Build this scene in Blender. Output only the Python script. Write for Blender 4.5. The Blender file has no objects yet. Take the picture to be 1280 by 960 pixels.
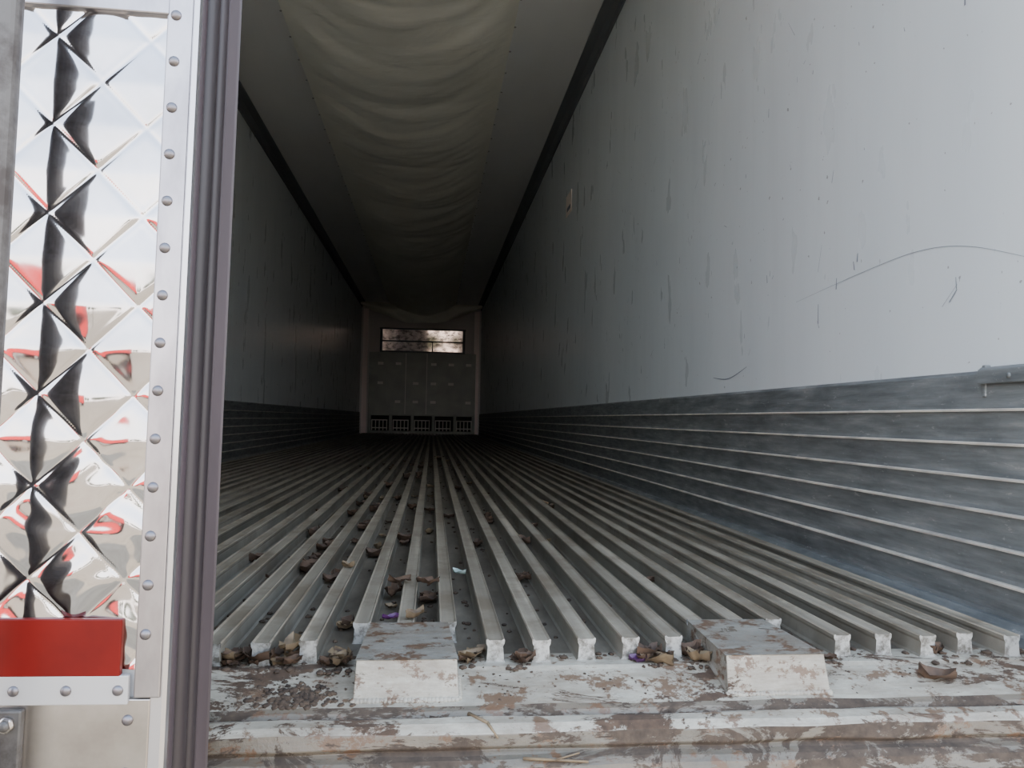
import bpy, math, random
import numpy as np
from mathutils import Vector, Matrix, noise
random.seed(7)
S = bpy.context.scene

# ------------------------------------------------------------ helpers
def obj(name, V, F, mats, fm=None, smooth=False, parent=None):
    me = bpy.data.meshes.new(name)
    me.from_pydata([tuple(v) for v in V], [], [tuple(f) for f in F])
    for m in (mats if isinstance(mats, (list, tuple)) else [mats]):
        me.materials.append(m)
    if fm: me.polygons.foreach_set('material_index', fm)
    if smooth: me.polygons.foreach_set('use_smooth', [True]*len(me.polygons))
    me.update()
    o = bpy.data.objects.new(name, me)
    S.collection.objects.link(o)
    if parent: o.parent = parent
    return o

class B:
    def __init__(s): s.V=[]; s.F=[]; s.M=[]
    def add(s, V, F, m=0):
        n=len(s.V); s.V+=list(V); s.F+=[tuple(i+n for i in f) for f in F]; s.M+=[m]*len(F)
    def box(s, x0,x1,y0,y1,z0,z1,m=0):
        s.add([(x0,y0,z0),(x1,y0,z0),(x1,y1,z0),(x0,y1,z0),(x0,y0,z1),(x1,y0,z1),(x1,y1,z1),(x0,y1,z1)],
              [(0,3,2,1),(4,5,6,7),(0,1,5,4),(1,2,6,5),(2,3,7,6),(3,0,4,7)],m)
    def prism(s, prof, axis, a, b, m=0, mend=None):
        def P(p,t):
            return {'x':(t,p[0],p[1]),'y':(p[0],t,p[1]),'z':(p[0],p[1],t)}[axis]
        n=len(prof)
        V=[P(p,a) for p in prof]+[P(p,b) for p in prof]
        s.add(V,[(i,(i+1)%n,(i+1)%n+n,i+n) for i in range(n)],m)
        s.add(V,[tuple(range(n))[::-1],tuple(range(n,2*n))], m if mend is None else mend)
    def cyl(s, p0,p1,r,n=16,m=0,r1=None):
        r1 = r if r1 is None else r1
        p0=Vector(p0);p1=Vector(p1);d=(p1-p0).normalized()
        u=d.orthogonal().normalized();w=d.cross(u)
        V=[p0+(u*math.cos(2*math.pi*i/n)+w*math.sin(2*math.pi*i/n))*r for i in range(n)]
        V+=[p1+(u*math.cos(2*math.pi*i/n)+w*math.sin(2*math.pi*i/n))*r1 for i in range(n)]
        s.add(V,[(i,(i+1)%n,(i+1)%n+n,i+n) for i in range(n)]+[tuple(range(n))[::-1],tuple(range(n,2*n))],m)
    def dome(s, c, r, h, d=(0,-1,0), m=0, n=14):
        c=Vector(c);d=Vector(d);u=d.orthogonal().normalized();w=d.cross(u)
        V=[];F=[];K=4
        for k in range(K):
            a=k/K*math.pi/2
            for i in range(n):
                t=2*math.pi*i/n
                V.append(c+(u*math.cos(t)+w*math.sin(t))*r*math.cos(a)+d*h*math.sin(a))
        V.append(c+d*h)
        for k in range(K-1):
            for i in range(n):
                F.append((k*n+i,k*n+(i+1)%n,(k+1)*n+(i+1)%n,(k+1)*n+i))
        for i in range(n): F.append(((K-1)*n+i,(K-1)*n+(i+1)%n,K*n))
        s.add(V,F,m)
    def obj(s,name,mats,smooth=False,parent=None):
        return obj(name,s.V,s.F,mats,s.M,smooth,parent)

def bevel(o,w=0.002,seg=2):
    md=o.modifiers.new('bev','BEVEL');md.width=w;md.segments=seg;md.limit_method='ANGLE';md.angle_limit=math.radians(40)

class Mat:
    def __init__(s,name,col=(.5,.5,.5),rough=.5,metal=0.,spec=.5):
        s.m=bpy.data.materials.new(name);s.m.use_nodes=True
        s.nt=s.m.node_tree;s.b=s.nt.nodes['Principled BSDF']
        s.b.inputs['Base Color'].default_value=(*col,1);s.b.inputs['Roughness'].default_value=rough
        s.b.inputs['Metallic'].default_value=metal;s.b.inputs['Specular IOR Level'].default_value=spec
        s.tc=s.nt.nodes.new('ShaderNodeTexCoord');s.col=None;s.base=col
    def L(s,a,b): s.nt.links.new(a,b)
    def noise(s,scale=(1,1,1),sc=1.,detail=4,rough=.5,loc=(0,0,0),dist=0):
        mp=s.nt.nodes.new('ShaderNodeMapping');mp.inputs['Scale'].default_value=scale;mp.inputs['Location'].default_value=loc
        s.L(s.tc.outputs['Object'],mp.inputs['Vector'])
        n=s.nt.nodes.new('ShaderNodeTexNoise');n.inputs['Scale'].default_value=sc;n.inputs['Detail'].default_value=detail
        n.inputs['Roughness'].default_value=rough;n.inputs['Distortion'].default_value=dist
        s.L(mp.outputs[0],n.inputs['Vector']);return n.outputs['Fac']
    def ramp(s,fac,stops):
        r=s.nt.nodes.new('ShaderNodeValToRGB');e=r.color_ramp.elements
        while len(e)<len(stops): e.new(.5)
        for i,(p,c) in enumerate(stops):
            e[i].position=p;e[i].color=(*c,1) if isinstance(c,tuple) else (c,c,c,1)
        s.L(fac,r.inputs[0]);return r.outputs[0]
    def mix(s,fac,a,b,mode='MIX'):
        x=s.nt.nodes.new('ShaderNodeMix');x.data_type='RGBA';x.blend_type=mode
        for v,i in ((fac,0),(a,6),(b,7)):
            if isinstance(v,(int,float)): x.inputs[i].default_value=v
            elif isinstance(v,tuple): x.inputs[i].default_value=(*v,1)
            else: s.L(v,x.inputs[i])
        return x.outputs[2]
    def math(s,op,a,b):
        x=s.nt.nodes.new('ShaderNodeMath');x.operation=op
        for i,v in enumerate((a,b)):
            if isinstance(v,(int,float)): x.inputs[i].default_value=v
            else: s.L(v,x.inputs[i])
        return x.outputs[0]
    def color(s,c): s.L(c,s.b.inputs['Base Color'])
    def rough(s,c): s.L(c,s.b.inputs['Roughness'])
    def bump(s,h,strength=.3,dist=.01):
        b=s.nt.nodes.new('ShaderNodeBump');b.inputs['Strength'].default_value=strength;b.inputs['Distance'].default_value=dist
        s.L(h,b.inputs['Height']);s.L(b.outputs[0],s.b.inputs['Normal'])

# ------------------------------------------------------------ materials
def wallmat(name):
    w=Mat(name,(.6,.66,.7),.38)
    c=w.ramp(w.noise((1,1,.35),1.6,4,.6),[(.3,(.60,.65,.67)),(.7,(.68,.73,.745))])
    st=w.ramp(w.noise((1,5,.5),2.2,5,.65,(3,0,0)),[(.50,0.),(.78,1.)])
    c=w.mix(w.math('MULTIPLY',st,.14),c,(.42,.45,.46))
    mk=w.ramp(w.noise((1,34,14),1.3,4,.65,(0,4,0),.8),[(.70,0.),(.75,1.)])
    area=w.ramp(w.noise((1,1,1),1.1,2,.5,(0,9,2)),[(.45,0.),(.62,1.)])
    c=w.mix(w.math('MULTIPLY',mk,w.math('MULTIPLY',area,.42)),c,(.22,.25,.27))
    sp=w.ramp(w.noise((1,1,1),45,2,.5),[(.74,0.),(.76,1.)])
    c=w.mix(w.math('MULTIPLY',sp,.7),c,(.17,.17,.17))
    w.color(c)
    w.rough(w.ramp(w.noise((1,3,1),3,4),[(.3,.26),(.7,.36)]))
    w.bump(w.noise((1,1.2,.5),1.1,2),.06,.03)
    return w.m
M_wall=wallmat('frp_wall_panel')

m=Mat('ceiling_liner',(.42,.44,.43),.4)
m.color(m.ramp(m.noise((1,.4,1),2,4),[(.3,(.70,.705,.695)),(.7,(.78,.785,.77))]))
M_ceil=m.m
m=Mat('chute_fabric',(.6,.62,.52),.5)
m.color(m.ramp(m.noise((1,.5,1),1.6,3),[(.3,(.82,.80,.70)),(.7,(.89,.875,.775))]))
m.bump(m.noise((1,2.0,1),3,3,.5,(0,0,0),.6),.3,.03)
M_fab=m.m
m=Mat('dark_corner_trim',(.13,.14,.15),.5);M_dtrim=m.m
m=Mat('seam_thread',(.3,.3,.28),.8);M_seam=m.m

m=Mat('scuff_liner_aluminium',(.2,.23,.25),.42,.35)
c=m.ramp(m.noise((1,1.5,14),3,5,.65),[(.3,(.12,.132,.135)),(.55,(.21,.228,.232)),(.8,(.37,.38,.375))])
d=m.ramp(m.noise((1,2,3),2.5,5,.7,(2,3,0)),[(.5,0.),(.72,1.)])
c=m.mix(m.math('MULTIPLY',d,.55),c,(.075,.083,.09))
sc=m.ramp(m.noise((1,5,16),4,5,.7,(6,3,0)),[(.62,0.),(.68,1.)])
c=m.mix(m.math('MULTIPLY',sc,.45),c,(.50,.50,.48))
m.color(c);m.rough(m.ramp(m.noise((1,3,20),4,4),[(.3,.35),(.7,.62)]))
m.bump(m.noise((1,2,30),6,3),.15,.004)
M_scuff=m.m
m=Mat('scuff_lip_worn',(.62,.60,.55),.4,.3)
m.color(m.ramp(m.noise((1,3,1),4,4),[(.3,(.46,.44,.41)),(.6,(.82,.77,.67))]));M_lip=m.m

m=Mat('floor_rail_aluminium',(.4,.4,.36),.5,.2)
c=m.ramp(m.noise((14,.6,1),1.2,6,.65),[(.28,(.10,.096,.08)),(.5,(.20,.192,.16)),(.72,(.33,.31,.26))])
d=m.ramp(m.noise((1,1,1),3.5,6,.7,(5,0,0)),[(.46,0.),(.64,1.)])
c=m.mix(m.math('MULTIPLY',d,.6),c,(.10,.08,.056))
m.color(c);m.rough(m.ramp(m.noise((10,1,1),3,4),[(.3,.42),(.7,.65)]))
m.bump(m.noise((30,1.5,5),4,3),.15,.003)
M_rail=m.m
m=Mat('rail_top_worn',(.5,.48,.42),.45,.15)
c=m.ramp(m.noise((25,.7,1),1.2,6,.6,(1,1,0)),[(.3,(.17,.15,.115)),(.55,(.31,.28,.22)),(.75,(.52,.465,.365))])
d=m.ramp(m.noise((1,1,1),6,6,.7,(5,3,0)),[(.46,0.),(.60,1.)])
c=m.mix(m.math('MULTIPLY',d,.6),c,(.13,.10,.066))
m.color(c);M_rtop=m.m
m=Mat('rail_cut_end',(.75,.77,.76),.35,.4)
c=m.ramp(m.noise((1,1,1),60,4,.7),[(.38,(.12,.115,.10)),(.58,(.42,.43,.415))]);m.color(c);M_rend=m.m
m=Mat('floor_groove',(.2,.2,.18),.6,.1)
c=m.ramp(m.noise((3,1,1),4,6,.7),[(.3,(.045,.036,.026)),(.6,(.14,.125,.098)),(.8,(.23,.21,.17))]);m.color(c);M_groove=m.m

def dirty(name,base,dark,th=.58,sc=9,metal=.2,loc=(0,0,0)):
    m=Mat(name,base,.4,metal)
    c=m.ramp(m.noise((1,1,1),14,5,.7,loc),[(.3,tuple(x*.62 for x in base)),(.6,base)])
    s2=m.ramp(m.noise((.5,2,3),10,6,.8,(7,0,0)),[(.42,0.),(.66,1.)])
    c=m.mix(m.math('MULTIPLY',s2,.65),c,(.15,.115,.078))
    ru=m.ramp(m.noise((1,1,1.5),22,6,.75,(2,5,1)),[(.54,0.),(.58,1.)])
    c=m.mix(m.math('MULTIPLY',ru,.85),c,(.10,.052,.026))
    d=m.ramp(m.noise((1,1.6,2.2),sc,8,.75,loc,.6),[(th,0.),(th+.03,1.)])
    dc=m.ramp(m.noise((1,1,1),60,3,.6),[(.3,dark),(.7,tuple(x*2.2 for x in dark))])
    c=m.mix(d,c,dc)
    m.color(c);m.rough(m.ramp(d,[(0,.45),(1,.9)]))
    m.bump(m.noise((1,1,1),30,6,.7),.5,.004)
    return m.m
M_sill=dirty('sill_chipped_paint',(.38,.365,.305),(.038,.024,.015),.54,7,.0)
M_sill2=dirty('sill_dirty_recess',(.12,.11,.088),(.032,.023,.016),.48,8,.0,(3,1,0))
M_block=dirty('block_galvanised',(.25,.245,.215),(.055,.043,.03),.58,14,.1,(1,4,0))

m=Mat('quilted_stainless',(.6,.6,.61),.07,1.)
m.color(m.ramp(m.noise((1,1,1),9,4,.6),[(.3,(.42,.415,.43)),(.7,(.56,.555,.575))]))
M_quilt=m.m
m=Mat('stainless_strip',(.78,.77,.78),.32,1.)
m.color(m.ramp(m.noise((1,1,.4),20,5,.6),[(.3,(.25,.24,.26)),(.6,(.41,.40,.425))]))
M_strip=m.m
m=Mat('stainless_plain',(.72,.70,.66),.28,1.)
m.color(m.ramp(m.noise((1,1,1),12,5,.65),[(.3,(.36,.335,.315)),(.7,(.53,.505,.485))]))
M_plain=m.m
m=Mat('rivet_metal',(.18,.17,.18),.38,.9);M_rivet=m.m
m=Mat('door_core',(.62,.63,.64),.5);M_core=m.m
m=Mat('red_reflective_tape',(.62,.035,.02),.4,0,.2)
m.color(m.ramp(m.noise((1,1,1),9,4,.6),[(.3,(.085,.0025,.002)),(.7,(.16,.006,.004))]))
m.bump(m.noise((1,1,1),10,3),.3,.004);M_tape=m.m
m=Mat('white_tape',(.40,.39,.38),.3,.1);M_wtape=m.m
m=Mat('door_gasket_rubber',(.16,.135,.15),.5)
c=m.ramp(m.noise((1,1,.25),9,5,.6),[(.3,(.011,.008,.010)),(.7,(.028,.021,.025))]);m.color(c)
M_gask=m.m
m=Mat('gasket_worn_rubber',(.30,.27,.30),.5)
c=m.ramp(m.noise((1,1,.2),8,5,.6),[(.3,(.022,.016,.020)),(.7,(.055,.041,.049))]);m.color(c);M_gask2=m.m
m=Mat('lock_rod_steel',(.42,.41,.40),.5,.5)
c=m.ramp(m.noise((1,1,1),25,5,.7),[(.35,(.045,.038,.034)),(.55,(.10,.095,.09))]);m.color(c);M_rod=m.m
m=Mat('aluminium_edge',(.55,.55,.58),.3,.9);M_alu=m.m

m=Mat('bulkhead_panel',(.30,.33,.31),.45,.1)
m.color(m.ramp(m.noise((2,1,2),2,5),[(.3,(.25,.265,.24)),(.7,(.36,.37,.335))]));M_bulk=m.m
m=Mat('bulkhead_light_pad',(.7,.67,.63),.5);M_pad=m.m
m=Mat('front_wall_liner',(.68,.62,.59),.4);M_front=m.m
m=Mat('frame_steel_light',(.95,.80,.76),.35,.0);M_frm=m.m
m=Mat('polished_panel',(.5,.42,.39),.05,1.)
m.color(m.ramp(m.noise((1,1,1.5),9,5,.7),[(.40,(.08,.066,.06)),(.52,(.28,.225,.205)),(.7,(.38,.30,.275))]));M_pol=m.m  # dark mottling in the colour stands in for the reflected treeline
m=Mat('black_void',(.02,.02,.02),.8);M_blk=m.m

m=Mat('gravel_ground',(.4,.35,.28),.9)
m.color(m.ramp(m.noise((1,1,1),1.5,8,.7),[(.3,(.26,.20,.13)),(.7,(.40,.32,.21))]));M_ground=m.m
m=Mat('leaf_brown',(.2,.13,.08),.75)
m.color(m.ramp(m.noise((1,1,1),40,4),[(.3,(.028,.017,.011)),(.7,(.10,.06,.036))]));M_leaf=m.m
m=Mat('leaf_tan',(.45,.36,.22),.7)
m.color(m.ramp(m.noise((1,1,1),40,4),[(.3,(.08,.055,.032)),(.7,(.19,.14,.08))]));M_leaf2=m.m
m=Mat('wrapper_purple',(.06,.015,.075),.4);M_purp=m.m
m=Mat('wrapper_foil',(.28,.36,.34),.3,.3);M_foil=m.m
m=Mat('dirt',(.1,.07,.05),.95)
m.color(m.ramp(m.noise((1,1,1),60,4),[(.3,(.025,.017,.012)),(.7,(.085,.058,.038))]));M_dirt=m.m
m=Mat('scratch_mark',(.2,.23,.27),.6);M_scr=m.m
m=Mat('label_paper',(.97,.86,.78),.5);M_label=m.m
m=Mat('red_paint',(.60,.03,.03),.3);M_red=m.m
m=Mat('tyre_rubber',(.03,.03,.03),.8);M_tyre=m.m
m=Mat('foliage',(.06,.08,.04),.9);M_fol=m.m
m=Mat('bark',(.1,.07,.05),.9);M_bark=m.m

# ------------------------------------------------------------ dimensions
XL,XR=-1.48,.985
YE,YF=.99,16.0
ZC=2.66
ZG=-.033
YR=1.13

b=B();b.box(XR,XR+.07,YE,YF+.1,-.2,ZC+.1);b.obj('wall_right',M_wall)
b=B();b.box(XL-.07,XL,YE,YF+.1,-.2,ZC+.1);b.obj('wall_left',M_wall)
b=B();b.box(XL,XR,YF,YF+.1,-.2,ZC);b.obj('wall_front',M_front)
b=B();b.box(XL-.07,XR+.07,YE,YF+.1,ZC+.005,ZC+.12);b.obj('ceiling',M_ceil)

def scuff(name,X,sgn):
    b=B()
    ztop=.420;n=6;h=.0595;z=ztop-.068
    b.prism([(X,ztop+.003),(X+sgn*.004,ztop+.003),(X+sgn*.009,ztop-.004),(X+sgn*.010,z+.0025),(X,z+.0025)],'y',YE,YF,0)
    P=lambda off,zz:(X+sgn*off,zz)
    for i in range(n):
        b.prism([P(0,z+.0025),P(.016,z+.0025),P(.0185,z+.001),P(.018,z-.0022),P(0,z-.0022)],'y',YE,YF,1)
        b.prism([P(0,z-.0022),P(.0135,z-.0022),P(.006,z-h+.010),P(.0065,z-h+.0025),P(0,z-h+.0025)],'y',YE,YF,0)
        z-=h
    b.prism([P(0,z+.0025),P(.018,z+.0025),P(.030,z-.012),P(.034,ZG),P(0,ZG)],'y',YE,YF,0)
    return b.obj(name,[M_scuff,M_lip])
scuff('baseboard_right',XR,-1);scuff('baseboard_left',XL,1)
b=B();b.prism([(XR,.428),(XR-.012,.428),(XR-.019,.423),(XR-.020,.398),(XR,.398)],'y',YE+.005,1.275,0)
b.box(XR-.012,XR,1.266,1.275,.375,.432,0)
for yy in (1.10,1.20): b.dome((XR-.020,yy,.410),.005,.003,(-1,0,0),0)
o=b.obj('trim_1',M_scuff);bevel(o,.002)

for nm,X,s in (('trim_2',XR,-1),('trim_3',XL,1)):
    b=B();b.prism([(X,ZC+.005),(X+s*.085,ZC+.005),(X+s*.085,ZC-.006),(X+s*.035,ZC-.02),(X+s*.012,ZC-.045),(X+s*.010,ZC-.08),(X,ZC-.08)],'y',YE,YF-.001)
    b.obj(nm,M_dtrim)

# floor
b=B()
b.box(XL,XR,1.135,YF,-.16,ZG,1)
x0=.100;pitch=.0668
blocks=[(-.096,.045),(.410,.560)]
k=int((XL+.03-x0)/pitch)
rng=random.Random(3)
while True:
    x=x0+k*pitch;k+=1
    if x>XR-.045:break
    if x<XL+.045:continue
    ys=YR+rng.uniform(-.010,.012)
    for a,c in blocks:
        if a-.016<x<c+.016: ys=1.232
    dx=rng.uniform(-.0015,.0015);x+=dx
    prof=[(-.0150,ZG),(-.0125,ZG+.004),(-.0112,-.010),(-.0132,-.006),(-.0137,-.001),(-.0122,.0010),(-.0095,-.0012),
          (.0095,-.0012),(.0122,.0010),(.0137,-.001),(.0132,-.006),(.0112,-.010),(.0125,ZG+.004),(.0150,ZG)]
    n=len(prof);yf=YF-.01
    V=[(x+p[0],ys,p[1]) for p in prof]+[(x+p[0],yf,p[1]) for p in prof]
    base=len(b.V);b.V+=V
    for i in range(n):
        j=(i+1)%n
        b.F.append((base+i,base+j,base+j+n,base+i+n));b.M.append(2 if 4<=i<=8 else 0)
    b.F.append(tuple(base+i for i in range(n))[::-1]);b.M.append(3)
b.obj('floor',[M_rail,M_groove,M_rtop,M_rend])

# rear sill
prof=[(1.17,ZG+.0008),(1.112,ZG+.0008),(1.104,-.0355),(1.022,-.054),(1.014,-.058),(1.009,-.067),(1.003,-.061),(.992,-.0575),
      (.976,-.0600),(.966,-.067),(.963,-.083),(.968,-.089),(.963,-.092),(.953,-.094),(.945,-.100),(.940,-.115),(.940,-.24),(1.17,-.24)]
nx=110
X0,X1=XL-.07,XR+.07
V=[]
for i in range(nx+1):
    x=X0+(X1-X0)*i/nx
    for j,(y,z) in enumerate(prof):
        q=noise.noise(Vector((x*9,j*.7,0)))*.0026 if 1<j<16 else 0
        V.append((x,y+q,z+q*.8))
n=len(prof);F=[];Mi=[]
for i in range(nx):
    for j in range(n):
        j2=(j+1)%n
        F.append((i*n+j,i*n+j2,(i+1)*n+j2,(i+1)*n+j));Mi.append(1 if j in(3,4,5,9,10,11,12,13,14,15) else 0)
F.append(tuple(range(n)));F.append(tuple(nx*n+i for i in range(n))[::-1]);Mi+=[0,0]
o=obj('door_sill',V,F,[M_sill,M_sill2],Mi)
bevel(o,.0015,2)

for a,c in blocks:
    b=B()
    top=.0012;yb=1.034
    v=[(a+.010,1.225,top),(c-.014,1.225,top),(c-.004,1.046,top-.002),(a+.004,1.046,top-.002),
       (a+.002,yb,-.047),(c-.001,yb,-.047),(a+.006,1.225,ZG+.001),(c-.006,1.225,ZG+.001),
       (a+.002,1.10,ZG-.004),(c-.001,1.10,ZG-.004),(a+.002,1.10,-.06),(c-.001,1.10,-.06),(a+.002,yb,-.062),(c-.001,yb,-.062)]
    f=[(0,1,2,3)[::-1],(3,2,5,4),(0,3,4,8),(0,8,6),(2,1,7),(2,7,9),(2,9,5),(0,6,7,1),(4,5,13,12),(4,12,10,8),(5,9,11,13),(12,13,11,10),(6,8,9,7),(8,10,11,9)]
    b.add(v,f,0)
    # front faces painted like the sill
    b.M[-13]=1
    rr=random.Random(int(a*1000))
    xx=a+.002
    while xx<c:
        b.dome((xx,yb,-.0500),.0042+rr.uniform(0,.0012),.0035,Vector((0,-.75,.66)).normalized(),1,8);xx+=.0052
    yy=yb+.004
    while yy<1.09:
        b.dome((c,yy,-.050+(yy-yb)*.2),.0042,.0035,Vector((.6,-.2,.75)).normalized(),1,8);yy+=.0055
    o=b.obj('sill_block',[M_block,M_sill]);bevel(o,.004,3)

b=B();b.box(XR+.002,XR+.12,.93,YE,-.24,ZC+.12);b.box(XL-.12,XL-.002,.93,YE,-.24,ZC+.12);b.box(XL-.12,XR+.12,.93,YE,ZC-.02,ZC+.14)
o=b.obj('door_frame',M_frm);bevel(o,.004)

# ------------------------------------------------------------ left rear door
door=bpy.data.objects.new('door_1',None);S.collection.objects.link(door)
XD=-.237;YD=.765
DX0=XL-.03
pv=Vector((XD,YD,.66))
door.matrix_world=Matrix.Translation(pv)@Matrix.Rotation(.010,4,'Y')@Matrix.Translation(-pv)
b=B();b.box(DX0,XD-.010,YD+.004,.890,-.235,ZC+.06);b.obj('core',M_core,parent=door)
def lobes(pts,name,mat):
    b=B();b.prism(pts,'z',-.235,ZC+.05);return b.obj(name,mat,parent=door)
lobes([(XD-.012,YD-.004),(XD-.002,YD-.004),(XD+.001,YD),(XD+.001,YD+.009),(XD-.012,YD+.009)],'edge_trim',M_alu)
def lobe(yc,ry,rx,xo,name,mat,n=12):
    pts=[(XD-.012,yc-ry)]+[(XD+xo-.004+rx*math.cos(t),yc+ry*math.sin(t)) for t in [(-math.pi/2)+math.pi*i/n for i in range(n+1)]]+[(XD-.012,yc+ry)]
    o=lobes(pts,name,mat)
    for p in o.data.polygons: p.use_smooth=abs(p.normal.z)<.5 and len(p.vertices)==4
lobe(YD+.020,.010,.006,0,'gasket_1',M_gask2)
lobe(YD+.037,.007,.002,-.006,'gasket_2',M_gask)
lobe(YD+.058,.013,.009,-.002,'gasket_3',M_gask)
lobe(YD+.082,.010,.004,-.004,'gasket_4',M_gask2)
lobe(YD+.102,.010,.006,-.002,'gasket_5',M_gask)
lobes([(XD-.012,YD+.110),(XD-.001,YD+.113),(XD+.006,YD+.124),(XD+.008,YD+.126),(XD+.005,YD+.130),(XD-.012,YD+.127)],'gasket_lip',M_gask2)
lobes([(XD-.012,YD+.126),(XD+.002,YD+.128),(XD+.002,YD+.136),(XD-.012,YD+.136)],'gasket_lip_back',M_gask)

def quilt(name,xa,xb,za,zb,res,per=.086,A=.0027):
    nx=int((xb-xa)/res);nz=int((zb-za)/res)
    xs=np.linspace(xa,xb,nx+1);zs=np.linspace(za,zb,nz+1)
    Xg,Zg=np.meshgrid(xs,zs)
    u=(Xg+Zg)/per+.35;v=(Xg-Zg)/per+.15
    fu=u-np.floor(u);fv=v-np.floor(v)
    iu=np.floor(u);iv=np.floor(v)
    low=np.clip((.46-Zg)/.28,0,1)
    pu=1-np.abs(2*fu-1);pvv=1-np.abs(2*fv-1)
    # four-sided pressed diamond: facets meeting on straight diagonals, slightly rounded
    k=13.
    pyr=-np.log(np.exp(-k*pu)+np.exp(-k*pvv)+np.exp(-k*.9))/k
    h=A*(1+.5*low)*pyr*(1+.2*np.sin(iu*12.9+iv*78.2))
    mn=np.minimum(pu,pvv)
    h-= .0006*np.exp(-(mn/.07)**2)
    env=np.minimum(1,4*pu)*np.minimum(1,4*pvv)
    h+= env*.0010*(np.sin(iu*5.1+iv*2.7)*(fu-.5)+np.cos(iu*3.3-iv*4.9)*(fv-.5))
    h+= .0006*np.sin(Xg*13+1.3*np.sin(Zg*9))*np.sin(Zg*11+.7)
    h+= low*.0009*np.sin(Xg*71+2.3*np.sin(Zg*57))*np.sin(Zg*83+1.9*np.sin(Xg*49))
    Yg=YD-.001-h
    V=np.stack([Xg,Yg,Zg],-1).reshape(-1,3).tolist()
    idx=np.arange((nx+1)*(nz+1)).reshape(nz+1,nx+1)
    F=np.stack([idx[:-1,:-1],idx[:-1,1:],idx[1:,1:],idx[1:,:-1]],-1).reshape(-1,4).tolist()
    return obj(name,V,F,M_quilt,smooth=True,parent=door)
quilt('quilted_panel',-1.40,-.2625,.08,.715,.0018)
quilt('quilted_panel_upper',-1.40,-.2625,.75,2.55,.007)
b=B()
b.box(-.264,XD-.003,YD-.007,YD+.006,.055,2.6)
b.box(-1.40,-.262,YD-.0085,YD+.004,.705,.755)
b.box(-1.43,-1.39,YD-.006,YD+.004,-.235,2.6)
b.box(-1.40,-.262,YD-.0075,YD+.004,2.54,2.6)
o=b.obj('riveted_strips',M_strip,parent=door);bevel(o,.0015)
b=B();b.box(-1.40,-.276,YD-.0095,YD-.002,.076,.128);o=b.obj('red_tape',M_tape,parent=door);bevel(o,.001)
b=B();b.box(-1.40,-.268,YD-.009,YD-.002,.050,.0765);o=b.obj('white_strip',M_wtape,parent=door);bevel(o,.001)
b=B();b.box(-1.39,XD-.012,YD-.006,YD+.002,-.235,.054);o=b.obj('lower_panel',M_plain,parent=door);bevel(o,.001)
b=B()
z=.10+.0455*.3
while z<2.6:
    b.dome((-.2555,YD-.007,z),.0052,.0035,m=0);z+=.0455
x=-.283
while x>-1.38:
    b.dome((x,YD-.0085,.730),.0052,.0035);b.dome((x,YD-.0075,2.57),.0052,.0035)
    b.dome((x+.006,YD-.009,.063),.005,.003)
    x-=.0455
for zz in (.035,-.013,-.061,-.11,-.16): b.dome((-.268,YD-.006,zz),.0052,.0035)
b.obj('rivets',M_rivet,smooth=True,parent=door)
b=B()
b.box(-.46,-.358,YD-.013,YD-.005,-.12,.047,0)
b.box(-.455,-.40,YD-.03,YD-.012,-.09,.02,1)
for zz in (.035,-.02,-.105):
    b.cyl((-.370,YD-.012,zz),(-.370,YD-.018,zz),.008,6,1)
    b.dome((-.370,YD-.018,zz),.005,.004)
o=b.obj('latch_plate',[M_rod,M_plain],parent=door);bevel(o,.002)
for nm,xr in (('lock_rod',-.382),('lock_rod_outer',-1.1)):
    b=B();yr=.705
    b.cyl((xr,yr,-.22),(xr,yr,2.62),.0140,24)
    for zz in (-.10,1.3,2.45):
        b.box(xr-.05,xr+.05,YD-.014,YD-.006,zz-.03,zz+.03);b.box(xr-.022,xr+.022,yr-.02,YD-.010,zz-.018,zz+.018)
    b.obj(nm,M_rod,parent=door)

# ------------------------------------------------------------ air chute
cx0,cx1=-.92,.44;cy0,cy1=1.6,15.75
nx,ny=64,620
V=[]
seg=1.35
for j in range(ny+1):
    y=cy0+(cy1-cy0)*j/ny
    t=(y/seg)%1.0
    bil=.78+.22*math.sin(math.pi*t)**.8+.16*noise.noise(Vector((0,y*.6,3)))
    endd=1+.9*max(0,(y-13.2)/2.5)**2
    for i in range(nx+1):
        u=i/nx
        s=(1-abs(2*u-1)**2.1)
        yy=y+.5*(2*u-1)**2
        w=noise.noise(Vector((u*2.2,yy*1.6,0)))*.026+noise.noise(Vector((u*1.6,yy*4.0,5)))*.015
        w+=.007*noise.noise(Vector((u*5,yy*9,8)))
        z=ZC-.006-.16*s*bil*endd+w*min(1,s*1.6)
        V.append((cx0+(cx1-cx0)*u,y,min(z,ZC-.004)))
F=[(j*(nx+1)+i,j*(nx+1)+i+1,(j+1)*(nx+1)+i+1,(j+1)*(nx+1)+i) for j in range(ny) for i in range(nx)]
chute=bpy.data.objects.new('fabric_air_chute',None);S.collection.objects.link(chute)
obj('fabric',V,F,M_fab,smooth=True,parent=chute)
b=B()
for X in (cx0,cx1):
    b.box(X-.010,X+.010,cy0,cy1,ZC-.009,ZC+.004,0)
    y=cy0+.1
    while y<cy1:
        b.dome((X,y,ZC-.009),.007,.006,(0,0,-1),1,10);y+=.305
b.obj('fixing_strips',[M_ceil,M_seam],parent=chute)
V=[];nx,nz=80,16
for k in range(nz+1):
    for i in range(nx+1):
        u=i/nx;x=XL+.012+(XR-XL-.024)*u
        dep=.07+.36*(1-abs(2*u-1)**1.8)+.015*math.sin(u*21)
        v=k/nz
        yb=15.72-.22*math.sin(v*math.pi*.8)+.10*noise.noise(Vector((u*9,v*3,2)))*v
        V.append((x,yb,ZC-dep*v))
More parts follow.
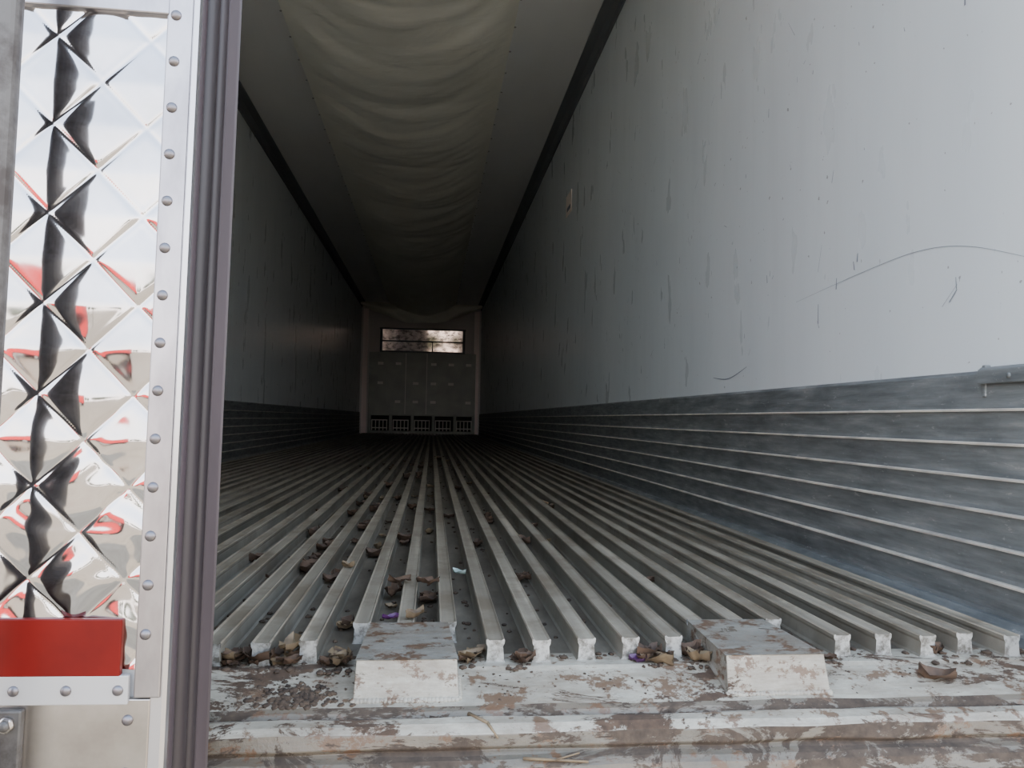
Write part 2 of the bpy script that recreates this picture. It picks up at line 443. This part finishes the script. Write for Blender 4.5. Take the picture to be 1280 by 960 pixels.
F=[(k*(nx+1)+i,k*(nx+1)+i+1,(k+1)*(nx+1)+i+1,(k+1)*(nx+1)+i) for k in range(nz) for i in range(nx)]
obj('end_curtain',V,F,M_fab,smooth=True,parent=chute)

# ------------------------------------------------------------ bulkhead
bh=bpy.data.objects.new('front_bulkhead',None);S.collection.objects.link(bh)
b=B()
b.box(-1.30,.88,YF-.10,YF-.04,.36,1.66)
for xs in (-1.30,-.87,-.43,.0,.44,.82): b.box(xs,xs+.06,YF-.12,YF-.03,.0,.40)
b.box(-1.30,.88,YF-.12,YF-.03,.0,.05)
o=b.obj('panel',M_bulk,parent=bh);bevel(o,.01)
b=B()
for r,zz in enumerate((.62,1.0,1.40)):
    for c in range(6):
        if (r*5+c*3)%4==0: continue
        x=-1.12+c*.36
        b.box(x,x+.11,YF-.106,YF-.098,zz,zz+.055)
for xs in (-.56,-.13): b.box(xs,xs+.012,YF-.106,YF-.099,.4,1.64)
b.obj('slots',M_pad,parent=bh)
b=B()
for c in range(5):
    xa=-1.22+c*.43
    for q in range(5): b.box(xa+q*.075,xa+q*.075+.016,YF-.14,YF-.12,.06,.28)
    b.box(xa,xa+.32,YF-.145,YF-.12,.26,.28);b.box(xa,xa+.32,YF-.145,YF-.12,.10,.12)
b.obj('return_air_grilles',M_pad,parent=bh)
b=B();b.box(-1.28,.86,YF-.035,YF-.01,.05,.36);b.obj('return_void',M_blk,parent=bh)
b=B();b.box(XL+.04,XL+.14,YF-.06,YF-.002,.0,ZC-.11);b.box(XR-.14,XR-.04,YF-.06,YF-.002,0,ZC-.11);b.obj('side_posts',M_frm,parent=bh)
b=B()
a,c,z0,z1=-1.06,.62,1.69,2.13
zm=(z0+z1)/2
tl=math.tan(math.radians(2.75))
def yt(z): return YF-.09-(z-zm)*tl
b.add([(a,yt(z0),z0),(c,yt(z0),z0),(c,yt(z1),z1),(a,yt(z1),z1),(a,YF-.04,z0),(c,YF-.04,z0),(c,YF-.04,z1),(a,YF-.04,z1)],
      [(0,1,2,3),(0,4,5,1),(3,2,6,7),(0,3,7,4),(1,5,6,2)],1)
for (q0,q1,w0,w1) in ((a-.04,c+.04,z1,z1+.03),(a-.03,c+.03,z0-.03,z0),(a-.03,a+.02,z0,z1),(c-.02,c+.03,z0,z1),(a,c,z0+.19,z0+.215)):
    b.box(q0,q1,YF-.14,YF-.06,w0,w1,0)
b.box(-.03,-.01,YF-.12,YF-.10,z0,z0+.2,0)
b.obj('evaporator_cover',[M_dtrim,M_pol],parent=bh)

# ------------------------------------------------------------ litter
def leaf(b,x,y,z,s,m,rr):
    n=7;rot=rr.uniform(0,6.28);ph=rr.uniform(0,50);curl=rr.uniform(.5,1.3);V=[]
    for i in range(n+1):
        for j in range(n+1):
            u=i/n*2-1;v=j/n*2-1
            wdt=max(.06,(1-u*u)**.7)*(.62+.16*math.sin(u*9+ph))
            px=u*s;py=v*wdt*s
            pz=curl*s*(.45*v*v+.25*u*u)+s*.35*noise.noise(Vector((u*1.8+ph,v*1.8,ph)))
            px+=s*.2*noise.noise(Vector((u*2,v*2,ph+9)))
            V.append([px*math.cos(rot)-py*math.sin(rot),px*math.sin(rot)+py*math.cos(rot),pz])
    mz=min(v[2] for v in V)
    V=[(v[0]+x,v[1]+y,v[2]-mz+z) for v in V]
    F=[(i*(n+1)+j,i*(n+1)+j+1,(i+1)*(n+1)+j+1,(i+1)*(n+1)+j) for i in range(n) for j in range(n)]
    b.add(V,F,m)
def clump(b,x,y,z,s,m,rr):
    n,k=10,6;ph=rr.uniform(0,90);V=[]
    for i in range(k+1):
        th=math.pi*i/k
        for j in range(n):
            p=Vector((math.sin(th)*math.cos(2*math.pi*j/n),math.sin(th)*math.sin(2*math.pi*j/n),math.cos(th)))
            r=s*(1+.7*noise.noise(p*2+Vector((ph,0,0))))
            V.append((x+p.x*r,y+p.y*r*1.2,z+s*.35+p.z*r*.5))
    F=[(i*n+j,(i+1)*n+j,(i+1)*n+(j+1)%n,i*n+(j+1)%n) for i in range(k) for j in range(n)]
    b.add(V,F,m)
rr=random.Random(11)
b=B();D=4
def gx(x): return x0+pitch*(math.floor((x-x0)/pitch)+.5)
for (x,y,s,m) in [(-.11,1.97,.030,0),(-.18,1.67,.026,0),(-.055,1.53,.028,0),(0,1.49,.028,0),(.13,2.13,.024,0),(.19,1.67,.024,0),
        (-.25,1.9,.030,0),(-.25,1.77,.028,0),(-.27,1.83,.028,0),(-.18,2.43,.03,0),(-.20,2.5,.03,0),(-.29,2.77,.034,0),(-.05,4.6,.04,0),(.14,3.8,.034,0),
        (.44,1.65,.024,0),(.5,3.0,.03,0),(.25,2.18,.028,0),(0,1.26,.02,0),(-.33,2.3,.03,0),(.03,2.9,.03,0),(-.13,3.3,.04,0),(.72,2.2,.024,0),
        (-.24,3.1,.035,0),(-.2,3.9,.04,0),(-.1,5.4,.045,0),(.05,6.5,.05,0),(-.38,3.6,.035,0),(.2,2.6,.026,0),(.2,2.7,.026,0),(-.1,2.2,.03,0),(-.4,1.9,.03,0),(-.06,3.0,.03,0),
        (-.25,2.05,.03,0),(-.25,2.15,.03,0),(-.19,2.9,.034,0),(-.2,3.05,.034,0),(-.13,4.4,.04,0),(-.3,3.4,.036,0)]:
    leaf(b,gx(x),y,ZG+.004,s*.9,m,rr)
    if rr.random()<.6: leaf(b,gx(x)+.004,y+.03,ZG+.006,s*.7,m,rr)
for q in range(46):
    y=1.3+rr.random()**1.5*5
    leaf(b,gx(rr.gauss(-.1,.28)),y,ZG+.003,rr.uniform(.010,.018)*(1+.1*y),rr.choice([0,0,1]),rr)
leaf(b,-.055,1.52,.0,.022,0,rr);leaf(b,-.0,1.50,.0,.022,0,rr);leaf(b,-.02,1.255,.0015,.018,1,rr);leaf(b,-.17,1.68,.0,.016,1,rr)
leaf(b,.063,1.60,0,.018,3,rr);leaf(b,-.058,1.245,.001,.013,2,rr)
for (x,y,w,cnt) in [(-.255,1.145,.035,8),(-.20,1.14,.02,6),(-.135,1.13,.02,5),(.070,1.145,.014,5),(.133,1.135,.012,4),(.335,1.14,.022,7),(.395,1.13,.010,6),(.60,1.14,.02,2),(.8,1.13,.03,2)]:
    for q in range(cnt):
        leaf(b,x+rr.uniform(-w,w),y+rr.uniform(-.018,.022),ZG+rr.uniform(0,.006),rr.uniform(.011,.022),rr.choice([0,0,0,1]),rr)
    for q in range(cnt*6):
        clump(b,x+rr.uniform(-w*1.5,w*1.5),y+rr.uniform(-.035,.02),ZG-.002,rr.uniform(.002,.006),D,rr)
leaf(b,.335,1.12,ZG,.030,1,rr);leaf(b,.310,1.12,ZG,.014,2,rr)
leaf(b,.735,1.06,-.046,.024,0,rr);leaf(b,-.24,1.14,-.03,.030,0,rr)
leaf(b,-.195,1.145,-.02,.026,1,rr)
for q in range(900):
    y=1.14+rr.random()**2*6
    x=gx(rr.uniform(-.9,.95))+rr.uniform(-.012,.012)
    clump(b,x,y,ZG,rr.uniform(.002,.006),D,rr)
def plate_z(y): return -.0355-(1.104-y)*.2256
for q in range(200):
    x=rr.choice([rr.gauss(-.19,.04),rr.gauss(.05,.3),rr.uniform(-.3,.95)])
    y=rr.uniform(1.03,1.10)
    clump(b,x,y,plate_z(y)-.001,rr.uniform(.0010,.0024),D,rr)
for q in range(260):
    y=rr.gauss(1.045,.014)
    if y<1.024: continue
    clump(b,rr.gauss(-.165,.026),y,plate_z(y)-.002,rr.uniform(.0015,.0055),D,rr)
for q in range(80):
    clump(b,rr.uniform(-.28,.9),rr.uniform(1.004,1.012),-.066,rr.uniform(.002,.005),D,rr)
b.obj('dry_leaf_litter',[M_leaf,M_leaf2,M_purp,M_foil,M_dirt],smooth=True)
b=B()
for (p,q,r) in [((.055,1.0,-.056),(.078,.975,-.058),.0028),((.078,.975,-.058),(.09,.962,-.072),.0020),((.12,.95,-.092),(.20,.945,-.096),.002),((.16,.946,-.093),(.19,.952,-.088),.0013)]:
    b.cyl(p,q,r,7,0,r*.7)
b.obj('dry_twigs',M_leaf2,smooth=True)

# ------------------------------------------------------------ wall marks and label
b=B()
def ribbon(pts,w):
    P=[]
    for i in range(len(pts)-1):
        a0=pts[max(i-1,0)];a1=pts[i];a2=pts[i+1];a3=pts[min(i+2,len(pts)-1)]
        for t in [k/8 for k in range(8)]:
            P.append([.5*((2*a1[c])+(-a0[c]+a2[c])*t+(2*a0[c]-5*a1[c]+4*a2[c]-a3[c])*t*t+(-a0[c]+3*a1[c]-3*a2[c]+a3[c])*t**3) for c in (0,1)])
    P.append(pts[-1]);V=[]
    for i,p in enumerate(P):
        ww=w*(.4+.6*math.sin(math.pi*i/(len(P)-1)))
        V+=[(XR-.0012,p[0],p[1]-ww),(XR-.0012,p[0],p[1]+ww)]
    b.add(V,[(2*i,2*i+1,2*i+3,2*i+2) for i in range(len(P)-1)],0)
ribbon([(2.0,.655),(1.68,.675),(1.47,.68),(1.32,.657),(1.16,.60)],.0006)
ribbon([(2.62,.48),(2.48,.47),(2.33,.50)],.0018)
for q in range(130):
    y=1.25+rr.random()**1.2*4.5;z=rr.uniform(.5,1.9);l=rr.uniform(.006,.03)*(1 if rr.random()<.75 else 2.5)
    a=rr.choice([rr.uniform(-.3,.3),rr.uniform(-.3,.3),rr.uniform(-2,2)])
    w=rr.uniform(.0006,.0022)
    b.add([(XR-.0012,y-w,z),(XR-.0012,y+w,z),(XR-.0012,y+w*.6+a*l,z+l),(XR-.0012,y-w*.6+a*l,z+l)],[(0,1,2,3)],0)
b.obj('scratch_marks',M_scr)
b=B();b.box(XR-.004,XR-.0005,5.50,5.72,1.86,2.02);b.box(XR-.0055,XR-.0038,5.53,5.67,1.89,1.92,1);b.obj('wall_label',[M_label,M_scr])

# ------------------------------------------------------------ outside
b=B();b.add([(-150,-150,-1.25),(150,-150,-1.25),(150,150,-1.25),(-150,150,-1.25)],[(0,1,2,3)]);b.obj('ground',M_ground)
b=B()
b.box(-17,-9,-18.5,-16,-.3,1.6,0);b.box(-17.1,-8.9,-18.55,-15.95,-.5,-.3,1)
for xx in (-16,-14.8,-10.2):
    for yy in (-18.4,-16.35): b.cyl((xx,yy,-.75),(xx,yy+.3,-.75),.5,24,1)
for i in range(12): b.box(-16.8+i*.6,-16.74+i*.6,-16.02,-15.97,-.3,1.6,0)
b.obj('red_trailer',[M_red,M_tyre])
b=B();rt=random.Random(5)
for i in range(44):
    x=-85+i*4+rt.uniform(-1.5,1.5);y=-60+rt.uniform(-6,6);h=rt.uniform(2.5,5)
    b.cyl((x,y,-1.25),(x,y,h*.6),.2,8,1,.1)
    for q in range(4): clump(b,x+rt.uniform(-1,1),y+rt.uniform(-1,1),h*.3+rt.uniform(0,h*.35),rt.uniform(1.2,1.9),0,rt)
b.obj('tree_line',[M_fol,M_bark])

# ------------------------------------------------------------ light
w=bpy.data.worlds.new('sky');S.world=w;w.use_nodes=True
nt=w.node_tree;bg=nt.nodes['Background']
tc=nt.nodes.new('ShaderNodeTexCoord');sx=nt.nodes.new('ShaderNodeSeparateXYZ');nt.links.new(tc.outputs['Generated'],sx.inputs[0])
r=nt.nodes.new('ShaderNodeValToRGB');e=r.color_ramp.elements
e[0].position=0;e[0].color=(1.0,.88,.78,1);e[1].position=1;e[1].color=(.26,.37,.56,1)
x=e.new(.10);x.color=(1,.96,.94,1);x=e.new(.22);x.color=(.80,.84,.93,1);x=e.new(.45);x.color=(.55,.63,.77,1)
nt.links.new(sx.outputs[2],r.inputs[0]);nt.links.new(r.outputs[0],bg.inputs[0]);bg.inputs[1].default_value=4.5
sl=bpy.data.lights.new('sun','SUN');sl.energy=9;sl.color=(1,.90,.76);sl.angle=.01
so=bpy.data.objects.new('sun',sl);S.collection.objects.link(so)
so.rotation_euler=Vector((-.35,-.75,-.62)).to_track_quat('-Z','Y').to_euler()

# ------------------------------------------------------------ camera
cd=bpy.data.cameras.new('camera');cam=bpy.data.objects.new('camera',cd);S.collection.objects.link(cam)
cd.sensor_width=36;cd.lens=27.03;cd.clip_start=.02;cd.clip_end=500
yaw=math.radians(5.9);pitch_=math.radians(2.66);roll=.018
Mx=Matrix.Rotation(-yaw,4,'Z')@Matrix.Rotation(math.pi/2+pitch_,4,'X')@Matrix.Rotation(roll,4,'Z')
cam.matrix_world=Matrix.Translation((0,0,.32))@Mx
S.camera=cam
S.view_settings.view_transform='AgX'
S.view_settings.exposure=0.75
